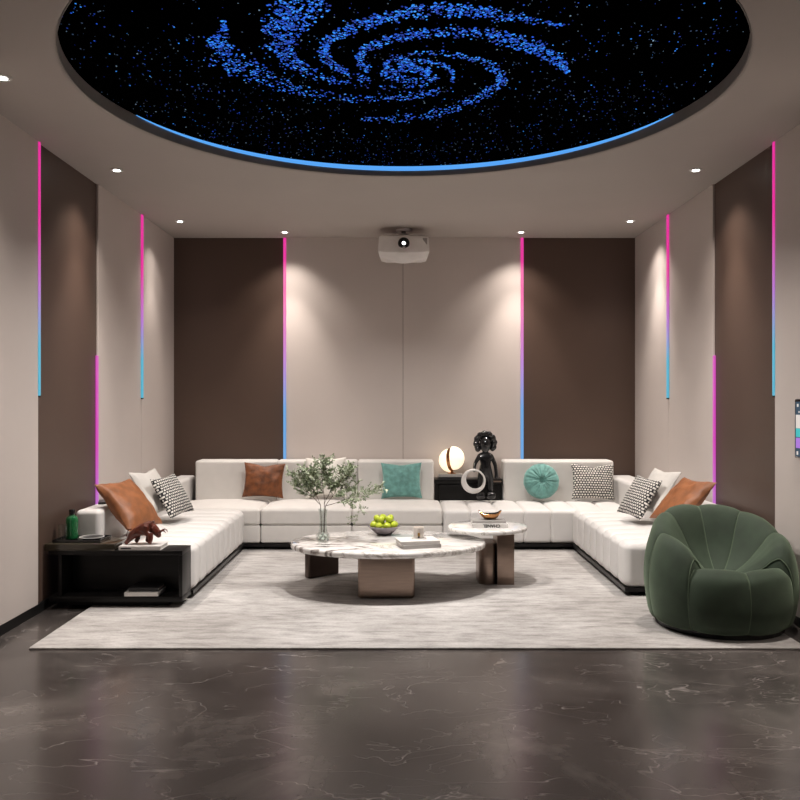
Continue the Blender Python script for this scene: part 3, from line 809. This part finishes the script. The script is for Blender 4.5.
# ------------------------------------------------------------------ coffee table (oval marble)
ccx, ccy, ca, cb = -.10, 6.46, .735, .53
t = thing('coffee_table', 'large oval marble coffee table with bronze block legs', 'coffee table', (ccx, ccy, 0))
def oval(a, b, n=96, wob=.0, ex=2.0, seed=0):
    pts = []
    for i in range(n):
        q = 2 * pi * i / n; r = 1 + wob * (sin(2 * q + .7 + seed) + .6 * sin(3 * q + 1.9))
        pts.append((a * r * math.copysign(abs(cos(q)) ** (2 / ex), cos(q)), b * r * math.copysign(abs(sin(q)) ** (2 / ex), sin(q))))
    return pts
obj('tabletop', slab_outline(bmesh.new(), oval(ca, cb, wob=.008), .335, .382, .018), M['marble'], t, angle=60)
obj('leg', rbox(bmesh.new(), -.312 - ccx, .100 - ccx, 6.13 - ccy, 6.47 - ccy, ZR, .334, .025, 4, 4), M['bronze'], t, label='wide bronze block leg')
bm = bmesh.new(); rbox(bm, -.155, .155, -.035, .035, ZR, .334, .02, 4, 3)
Mr2 = Matrix.Translation(Vector((-.645 - ccx, 6.94 - ccy, 0))) @ Matrix.Rotation(R(42), 4, 'Z')
bmesh.ops.transform(bm, verts=bm.verts, matrix=Mr2); obj('leg', bm, M['bronze_edge'], t, label='dark bronze slab leg')
ZT = .383

# side marble table
sx, sy = .68, 6.70
t = thing('side_table', 'small round marble side table on a bronze base beside the coffee table', 'side table', (sx, sy, 0))
obj('tabletop', slab_outline(bmesh.new(), oval(.312, .305), .428, .462, .014), M['marble2'], t, angle=60)
obj('base_panel', nb(.7465 - sx, .880 - sx, 6.60 - sy, 6.90 - sy, ZR, .427, bev=.004), M['bronze'], t)
def cyl_slab(x0, x1, y0, y1, z0, z1):   # rounded-ended upright
    r = (x1 - x0) / 2; cxx = (x0 + x1) / 2; pts = [(cxx + r * cos(a), y0 + r + r * sin(a)) for a in [pi + pi * i / 14 for i in range(15)]] + [(x1, y1), (x0, y1)]
    return slab_outline(bmesh.new(), pts, z0, z1, .004, 2)
obj('base_panel', cyl_slab(.607 - sx, .7455 - sx, 6.60 - sy, 6.88 - sy, ZR, .33), M['bronze'], t, label='lower rounded bronze upright')
Z2 = .463
b = book('book', (.690, 6.66, Z2), .275, .20, .018, 0, 'book_white', 'white book with black lettering on its spine on the round marble side table')
def lettering(txt, size, mtl, parent, loc, rot, label):
    cu = bpy.data.curves.new('lettering', 'FONT'); cu.body = txt; cu.size = size; cu.extrude = .0003; cu.offset = .0008; cu.align_x = 'CENTER'; cu.align_y = 'CENTER'
    o = bpy.data.objects.new('tmp', cu); COL.objects.link(o); dg = bpy.context.evaluated_depsgraph_get(); dg.update()
    me = bpy.data.meshes.new_from_object(o.evaluated_get(dg)); bpy.data.objects.remove(o)
    me.materials.clear(); me.materials.append(mtl); q = bpy.data.objects.new('lettering', me); COL.objects.link(q)
    q.parent = parent; q.location = loc; q.rotation_euler = rot; q['label'] = label
book_h = .03
for ch in [c for c in bpy.data.objects if c.parent == b]: ch.scale = (1, 1, book_h / .018)
lettering('CHANEL', .034, M['ink'], b, (.01, -.1006, book_h / 2), (R(90), R(180), 0), 'black lettering, upside down')
bk2 = book('book', (.685, 6.67, Z2 + book_h + .001), .262, .17, .020, 0, 'book_grey', 'grey book under the brass bowl, on top of the white lettered book')
# boat-shaped brass bowl
def boat():
    bm = bmesh.new(); na, nr = 40, 8; rows = []
    def pt(r, a, inner):
        x = r * .092 * cos(a); y = r * .050 * sin(a); lift = .030 * abs(r * cos(a)) ** 3.2
        z = .058 * (r ** 2.6) * .70 + lift * r + (.005 if inner else 0)
        return (x * (1 - .06 * inner), y * (1 - .10 * inner), z + (.0 if not inner else -.0))
    out = [[bm.verts.new(pt(i / nr, 2 * pi * k / na, 0)) for k in range(na)] for i in range(1, nr + 1)]
    inn = [[bm.verts.new(pt(i / nr, 2 * pi * k / na, 1)) for k in range(na)] for i in range(1, nr + 1)]
    c0 = bm.verts.new((0, 0, 0)); c1 = bm.verts.new((0, 0, .005))
    for k in range(na):
        k2 = (k + 1) % na
        bm.faces.new((c0, out[0][k2], out[0][k])).material_index = 0; bm.faces.new((c1, inn[0][k], inn[0][k2])).material_index = 1
        for i in range(nr - 1):
            bm.faces.new((out[i][k], out[i][k2], out[i + 1][k2], out[i + 1][k])).material_index = 0
            bm.faces.new((inn[i][k2], inn[i][k], inn[i + 1][k], inn[i + 1][k2])).material_index = 1
        bm.faces.new((out[-1][k], out[-1][k2], inn[-1][k2], inn[-1][k])).material_index = 0
    return bm
tag(obj('brass_bowl', boat(), [M['brass'], M['black_gloss']], loc=(.697, 6.66, Z2 + book_h + .0215)), 'boat-shaped brass bowl with a dark inside on the stacked books', 'bowl')

# fruit bowl with green apples
fb = (-.135, 6.76)
def bowl_prof(): return [(0, 0), (.055, 0), (.062, .004), (.100, .038), (.130, .066), (.126, .068), (.096, .043), (.056, .010), (0, .008)]
tag(obj('fruit_bowl', lathe(bmesh.new(), bowl_prof(), 40), M['bowl_grey'], loc=(fb[0], fb[1], ZT)), 'grey flared bowl full of green apples on the coffee table', 'bowl')
def apple():
    t = thing('green_apple', 'small shiny green apple piled in the grey bowl', 'apple', (0, 0, 0), 0, 'green apples in the bowl')
    pr = []
    for i in range(13):
        a = -pi / 2 + pi * i / 12; r = .0295 * cos(a) * (1 + .06 * sin(a)); z = .0285 * sin(a) - .006 * math.exp(-(r / .008) ** 2) * (1 if a > 0 else -1)
        pr.append((max(0, r) if i not in (0, 12) else 0, z))
    obj('skin', lathe(bmesh.new(), pr, 22), M['apple'], t)
    obj('stem', tube(bmesh.new(), [(0, 0, .021), (.001, 0, .030), (.004, 0, .037)], .0013, 5), M['stem'], t)
    return t
ap = apple(); k0 = True
rnd = random.Random(5)
for ring, (n, r, z, ph) in enumerate(((3, .038, .044, 0), (8, .086, .076, .3), (5, .056, .124, .5), (0, 0, .078, 0))):
    for k in range(n):
        o = ap if k0 else copy_tree(ap); k0 = False
        a = ph + 2 * pi * k / max(1, n)
        o.location = (fb[0] + r * cos(a), fb[1] + r * sin(a), ZT + z); o.rotation_euler = (rnd.uniform(-.6, .6), rnd.uniform(-.6, .6), rnd.uniform(0, 6))

# two books and candle on the coffee table
c1 = P(418, 548, 6.12)
b = book('book', (.125, 6.20, ZT), .285, .20, .026, .30, 'book_grey', 'grey book at the bottom of the stack on the coffee table')
b = book('book', (.118, 6.215, ZT + .027), .29, .21, .024, .22, 'book_white', 'pale grey book on top of the stack on the coffee table')
zc = ZT + .052
tag(obj('coaster', nb(-.055, .055, -.035, .035, 0, .006, bev=.001), M['white_gloss'], loc=(.132, 6.235, zc)), 'small white card tray under the candle jar', 'coaster')
t = thing('candle_jar', 'small white candle in a glass jar on the books of the coffee table', 'candle', (.130, 6.245, zc + .007))
t.scale = (1.22, 1.22, 1.22)
jar = obj('jar', lathe(bmesh.new(), [(.0, 0), (.030, 0), (.032, .004), (.032, .062), (.0305, .062), (.0300, .008), (0, .006)], 32), M['candle'], t)
obj('wax', lathe(bmesh.new(), [(0, .0065), (.0295, .0085), (.0298, .045), (0, .045)], 28), M['candle'], t)
obj('emblem', nb(-.006, .006, -.0335, -.0322, .006, .030), M['gold'], jar, label='small gold and black mark on the jar')
obj('emblem_dot', lathe(bmesh.new(), [(0, 0), (.006, .003), (.005, .009), (0, .012)], 12, c=(0, -.036, .0)), M['ink'], jar)

# vase with leafy branches
vx, vy = P(323, 538, 6.42).x, 6.42
t = thing('glass_vase', 'tall clear glass vase with pale pebbles and branches on the coffee table', 'vase', (vx, vy, ZT))
def vprof():
    o = [(.0, .0), (.030, .0), (.044, .008), (.050, .03), (.047, .052), (.034, .070), (.028, .10), (.027, .17), (.030, .225), (.036, .245)]
    i = [(.034, .245), (.0275, .224), (.0245, .17), (.0255, .10), (.0315, .070), (.0445, .051), (.0472, .03), (.042, .010), (.029, .004), (0, .004)]
    return o + i
obj('vase_body', lathe(bmesh.new(), vprof(), 40), M['glass'], t)
def pebble(seed):
    bm = bmesh.new(); bmesh.ops.create_icosphere(bm, subdivisions=2, radius=.0125)
    for v in bm.verts: v.co *= 1 + .25 * noise.noise(v.co * 60 + Vector((seed, 0, 0))); v.co.z *= .8
    return bm
pb = None
for k, (px_, py_, pz_) in enumerate([(0.0, 0.0, .018), (.026, 0, .020), (-.026, .002, .020), (.002, .026, .020), (.0, -.027, .020), (.018, .020, .040), (-.018, -.018, .040), (.020, -.016, .041), (-.016, .019, .041), (0.0, 0.001, .055)]):
    if pb is None:
        pb = obj('pebble', pebble(1), M['pebble']); o = pb
    else:
        o = pb.copy(); COL.objects.link(o)
    tag(o, 'pale smooth pebble at the bottom of the glass vase', 'pebble', 'pebbles in the vase')
    o.location = (vx + px_, vy + py_, ZT + pz_); o.rotation_euler = (k, k * 2, k * 3)

def branch(label, base, tip_list, seed):
    rd = random.Random(seed)
    t = thing('leafy_branch', label, 'branch', (vx, vy, ZT + .068), 0, 'leafy branches in the vase')
    st = bmesh.new(); lf = bmesh.new()
    def leaf(p, d, s):
        d = d.normalized(); side = d.cross(Vector((rd.uniform(-1, 1), rd.uniform(-1, 1), rd.uniform(-.2, 1)))).normalized(); nrm = d.cross(side)
        a = [p, p + d * s * .35 + side * s * .30 + nrm * s * .05, p + d * s * .75 + side * s * .25 + nrm * s * .07, p + d * s, p + d * s * .75 - side * s * .25 + nrm * s * .07, p + d * s * .35 - side * s * .30 + nrm * s * .05]
        vs = [lf.verts.new(q) for q in a]; vm = lf.verts.new(p + d * s * .5 - nrm * s * .03)
        mi = 1 if rd.random() < .5 else 0
        for i in range(6): lf.faces.new((vs[i], vs[(i + 1) % 6], vm)).material_index = mi
    def grow(p, d, L, r, lv):
        n = 6; pts = [p.copy()]; q = p.copy(); dd = d.normalized()
        for i in range(n):
            dd = (dd + Vector((rd.uniform(-1, 1), rd.uniform(-1, 1), rd.uniform(-.8, .8))) * .13).normalized(); q = q + dd * L / n; pts.append(q.copy())
        tube(st, pts, [r * (1 - .7 * i / n) for i in range(n + 1)], 5)
        if lv < 2:
            for i in range(2, n + 1):
                for _ in range(2 if lv == 0 else 1 + (rd.random() < .6)):
                    ax = Vector((rd.uniform(-1, 1), rd.uniform(-.8, .8), rd.uniform(-.35, .8))).normalized()
                    grow(pts[i], (dd * .75 + ax * .85), L * rd.uniform(.34, .52), r * .5, lv + 1)
        if lv >= 1:
            for i in range(1, n + 1):
                for _ in range(2):
                    leaf(pts[i], (dd + Vector((rd.uniform(-1, 1), rd.uniform(-1, 1), rd.uniform(-1, 1))) * .9), rd.uniform(.011, .021))
    b0 = Vector(base)
    for (mid, tip) in tip_list:
        m = Vector(mid); tp = Vector(tip)
        tube(st, [b0, b0.lerp(m, .5) + Vector((0, 0, .01)), m], [.0032, .0028, .0025], 6)
        grow(m, tp - m, (tp - m).length, .0024, 0)
    obj('twigs', st, M['stem'], t)
    obj('foliage', lf, [M['leaf'], M['leaf2']], t, smooth=False)
branch('leafy branch in the glass vase arching to the left', (-.012, .004, .0), [((-.018, .0, .205), (-.20, .02, .37)), ((-.018, 0.0, .205), (-.10, -.04, .43))], 11)
branch('leafy branch standing upright in the middle of the glass vase', (.010, -.006, .0), [((.010, .0, .215), (.01, .03, .47)), ((.010, .0, .215), (.10, .05, .44))], 12)
branch('leafy branch in the glass vase sweeping far out to the right', (.004, .012, .0), [((.020, .0, .20), (.17, .0, .40)), ((.020, .0, .20), (.34, .03, .30))], 13)

# ------------------------------------------------------------------ console behind the sofa gap
t = thing('console_table', 'black console behind the gap between the sofa backrests', 'console table', (.705, 9.0, 0))
obj('tabletop', nb(.352, 1.063, YBK + .035, YE, .575, .62, bev=.002), M['black_wood'], t, world=True)
obj('drawer', nb(.40, 1.02, YBK + .05, YBK + .075, .33, .565, bev=.002), M['black_wood'], t, world=True)
obj('body', nb(.36, 1.055, YBK + .076, YE, .0755, .574), M['black_wood'], t, world=True)
obj('metal_strip', nb(.93, 1.05, YBK + .033, YBK + .0345, .590, .606), M['bronze'], t, world=True)
# lamp on books
b = book('book', (.52, 8.985, .621), .26, .17, .022, 0, 'book_black', 'black book on the console under the white book and the glowing lamp', group='books on the console')
b = book('book', (.52, 8.985, .644), .25, .16, .028, 0, 'book_grey', 'grey book directly under the glowing globe lamp', group='books on the console')
t = thing('globe_lamp', 'glowing split globe lamp with a curved brass band on two books', 'lamp', (.535, 8.985, .673))
def half(sgn, R0=.125):
    bm = bmesh.new(); na, nb_ = 28, 16; rows = []
    for i in range(nb_ + 1):
        th = pi / 2 * i / nb_
        rows.append([bm.verts.new((sgn * R0 * .95 * sin(th) * 1.0, R0 * .95 * cos(th) * cos(2 * pi * k / na), R0 * cos(th) * sin(2 * pi * k / na))) for k in range(na)] if i < nb_ else [bm.verts.new((sgn * R0 * .95, 0, 0))])
    for a, b in zip(rows, rows[1:]):
        for k in range(na):
            if len(b) == 1: bm.faces.new((a[k], a[(k + 1) % na], b[0]))
            else: bm.faces.new((a[k], a[(k + 1) % na], b[(k + 1) % na], b[k]))
    bm.faces.new(rows[0]); return bm
tilt = Matrix.Rotation(R(-5), 4, 'Y') @ Matrix.Rotation(R(-22), 4, 'Z')
for s, dz in ((-1, .128), (1, .150)):
    bm = half(s); bmesh.ops.translate(bm, verts=bm.verts, vec=(s * .018, 0, dz - .138)); bmesh.ops.transform(bm, verts=bm.verts, matrix=tilt); bmesh.ops.translate(bm, verts=bm.verts, vec=(0, 0, .150))
    obj('glass_half', bm, M['lamp_glow'], t)
bm = bmesh.new()
for k in (0,):
    bmd = lathe(bm, [(.121, -.0175), (.121, .0175)], 48); bmesh.ops.rotate(bmd, verts=bmd.verts, matrix=Matrix.Rotation(R(90), 3, 'Y'))
bmesh.ops.transform(bm, verts=bm.verts, matrix=tilt); bmesh.ops.translate(bm, verts=bm.verts, vec=(0, 0, .150)); obj('brass_band', bm, M['brass'], t)
obj('lamp_base', lathe(bmesh.new(), [(.045, 0), (.045, .006), (.018, .014), (.016, .034)], 24), M['brass'], t)

# plain black standing figure sculpture on the seat before the console
FZ = .432
t = thing('figure_sculpture', 'glossy black standing figure sculpture in front of the console', 'sculpture', (.865, 8.72, FZ + .008))
t.scale = (1.12, 1.12, 1.22)
def skin(name, V, E, rad, root=0, lv=2):
    me = bpy.data.meshes.new(name); me.from_pydata(V, E, []); me.update()
    o = bpy.data.objects.new('tmp', me); COL.objects.link(o)
    md = o.modifiers.new('s', 'SKIN')
    for k, sv in enumerate(me.skin_vertices[0].data): sv.radius = (rad[k], rad[k]); sv.use_root = (k == root)
    md2 = o.modifiers.new('sub', 'SUBSURF'); md2.levels = lv
    dg = bpy.context.evaluated_depsgraph_get(); dg.update()
    bm = bmesh.new(); bm.from_object(o, dg); bpy.data.objects.remove(o); return bm
V = [(0, 0, .22), (0, 0, .29), (0, 0, .355), (0, 0, .40), (-.042, 0, .19), (-.044, 0, .11), (-.044, 0, .05), (.042, 0, .19), (.044, 0, .11), (.044, 0, .05),
     (-.058, 0, .352), (-.094, 0, .295), (-.104, -.025, .25), (-.108, -.06, .232), (.058, 0, .352), (.092, 0, .28), (.100, -.01, .20), (.098, -.02, .165)]
E = [(0, 1), (1, 2), (2, 3), (0, 4), (4, 5), (5, 6), (0, 7), (7, 8), (8, 9), (2, 10), (10, 11), (11, 12), (12, 13), (2, 14), (14, 15), (15, 16), (16, 17)]
rad = [.050, .048, .042, .024, .036, .030, .026, .036, .030, .026, .024, .018, .016, .024, .024, .018, .016, .024]
obj('body', skin('fig', V, E, rad), M['black_gloss'], t)
obj('head', lathe(bmesh.new(), [(0, .385), (.026, .390), (.047, .420), (.055, .455), (.050, .490), (.030, .515), (0, .522)], 28), M['black_gloss'], t)
def hair():
    bm = bmesh.new()
    for k in range(26):
        a = R(-35 + 250 * k / 25); r = .082
        bmesh.ops.create_icosphere(bm, subdivisions=2, radius=.026 + .006 * sin(k * 2.1), matrix=Matrix.Translation((r * cos(a), .012, .465 + r * sin(a) * .95)))
    return bm
obj('headdress', hair(), M['black_gloss'], t)
for s in (-1, 1):
    obj('shoe', rbox(bmesh.new(), s * .046 - .042, s * .046 + .042, -.085, .035, .001, .060, .028, 6, 4), M['black_gloss'], t)
# white ring sculpture
def crescent():
    bm = bmesh.new(); n, mseg = 72, 12; rows = []
    for k in range(n):
        a = 2 * pi * k / n; wdt = .009 + .021 * (.5 - .5 * cos(a - R(45)))     # thin at upper right, thick at lower left
        ro = .125; rm = ro - wdt
        rows.append([bm.verts.new(((rm + wdt * cos(b)) * cos(a), .016 * sin(b), (rm + wdt * cos(b)) * sin(a))) for b in [2 * pi * j / mseg for j in range(mseg)]])
    for i in range(n):
        a, b = rows[i], rows[(i + 1) % n]
        for j in range(mseg): bm.faces.new((a[j], a[(j + 1) % mseg], b[(j + 1) % mseg], b[j]))
    return bm
o = obj('ring_sculpture', crescent(), M['white_gloss'], loc=(.735, 8.63, .625)); o.rotation_euler = (R(-4), 0, 0)
tag(o, 'white crescent ring hanging from the hand of the black figure', 'sculpture')

# ------------------------------------------------------------------ green pumpkin armchair
AX, AY = 2.040, 5.45
chair = thing('lounge_chair', 'round dark green velvet armchair with puffy segments at the right edge of the rug', 'armchair', (AX, AY, 0))
NL = 8; AXIS = R(-88)      # the direction the chair faces
RIM = [(45, .495), (54, .550), (67, .585), (80, .602), (90, .615), (112, .675), (135, .718), (157, .738), (181, .743)]
def rim(deg, low):      # height of the rim at an angle from the facing axis
    if low: return .435
    d = min(deg, 360 - deg)
    for (a, ha), (b, hb) in zip(RIM, RIM[1:]):
        if d <= b: return ha + (hb - ha) * max(0, (d - a) / (b - a))
    return RIM[-1][1]
def lobe(k):
    """lobe k spans 45 degrees; k=0 starts at the facing axis"""
    bm = bmesh.new(); na, npf = 16, 44
    a0 = AXIS + k * pi / 4; rows = []
    def profile(H):      # (r, z) from bottom centre over the outside, top and down to the seat centre
        kq = min(1, (H - .435) / .32)
        ctrl = [(.30, .035), (.385, .040), (.432, .075), (.458, H * .30 + .02), (.466, H * .50), (.464 - .01 * kq, H * .68), (.452 - .03 * kq, H * .84), (.425 - .03 * kq, H - .03), (.380 - .02 * kq, H), (.325 - .02 * kq, H - .025), (.27 - .02 * kq, H * .86 - .01), (.18, .345 + (H - .43) * .42), (.10, .335 + (H - .43) * .12), (.035, .318), (.0, .31)]
        def cr(t):
            n = len(ctrl) - 1; t = min(max(t, 0), .99999) * n; i = int(t); f = t - i
            p = [ctrl[max(0, min(n, i + q))] for q in (-1, 0, 1, 2)]
            return tuple(.5 * ((2 * p[1][c]) + (-p[0][c] + p[2][c]) * f + (2 * p[0][c] - 5 * p[1][c] + 4 * p[2][c] - p[3][c]) * f * f + (-p[0][c] + 3 * p[1][c] - 3 * p[2][c] + p[3][c]) * f ** 3) for c in (0, 1))
        return [cr(i / npf) for i in range(npf + 1)]
    cen = Vector((.27, .27))   # profile is drawn in towards this at the lobe's edges
    for j in range(na + 1):
        u = -1 + 2 * j / na; us = math.copysign(abs(u) ** .85, u); a = a0 + (us * .5 + .5) * pi / 4
        q = (1 - abs(us) ** 3.2)
        prof = profile(rim((k + us * .5 + .5) * 45, k in (0, 7)))
        rg = []
        for i, (r, z) in enumerate(prof):
            t_ = i / npf
            nx = prof[min(npf, i + 1)][0] - prof[max(0, i - 1)][0]; nz = prof[min(npf, i + 1)][1] - prof[max(0, i - 1)][1]
            L = sqrt(nx * nx + nz * nz) or 1; ox, oz = nz / L, -nx / L      # outward normal of the profile
            top = math.exp(-((t_ - .56) / .16) ** 2)
            amt = (.008 + .010 * top) * (1 - q) * min(1, r / .10)
            rr = max(.0, r - ox * amt); zz = max(.035, z - oz * amt)
            rg.append(bm.verts.new((rr * cos(a), rr * sin(a), zz)))
        rows.append(rg)
    for a, b in zip(rows, rows[1:]):
        for i in range(npf): bm.faces.new((a[i], a[i + 1], b[i + 1], b[i]))
    bm.faces.new(rows[0]); bm.faces.new(rows[-1])      # closed sides
    return bm, [v.co.copy() for v in rows[0]]
def lobe_edge_high(deg):
    b_, e_ = lobe(1); b_.free()
    return [(sqrt(v.x ** 2 + v.y ** 2), v.z) for v in e_]
for k in range(NL):
    bm, edge = lobe(k)
    bmesh.ops.remove_doubles(bm, verts=bm.verts, dist=.0008)
    sg = obj('padded_segment', bm, M['green'], chair, angle=80)
    # seam piping between two lobes lies on the higher of the two
    ea = edge
    if k == 7:       # the taller neighbour carries the seam
        a_ = AXIS + k * pi / 4; e1 = lobe_edge_high(45); ea = [Vector((r * cos(a_), r * sin(a_), z)) for r, z in e1]
    # pipe in the plane of the seam
    pts = [p for p in ea[3:-3]]
    obj('piping', tube(bmesh.new(), pts, .0032, 6), M['piping'], sg)
obj('base', lathe(bmesh.new(), [(.36, ZR), (.385, ZR), (.395, .05), (.36, .06), (0, .06)], 48), M['black_gloss'], chair)
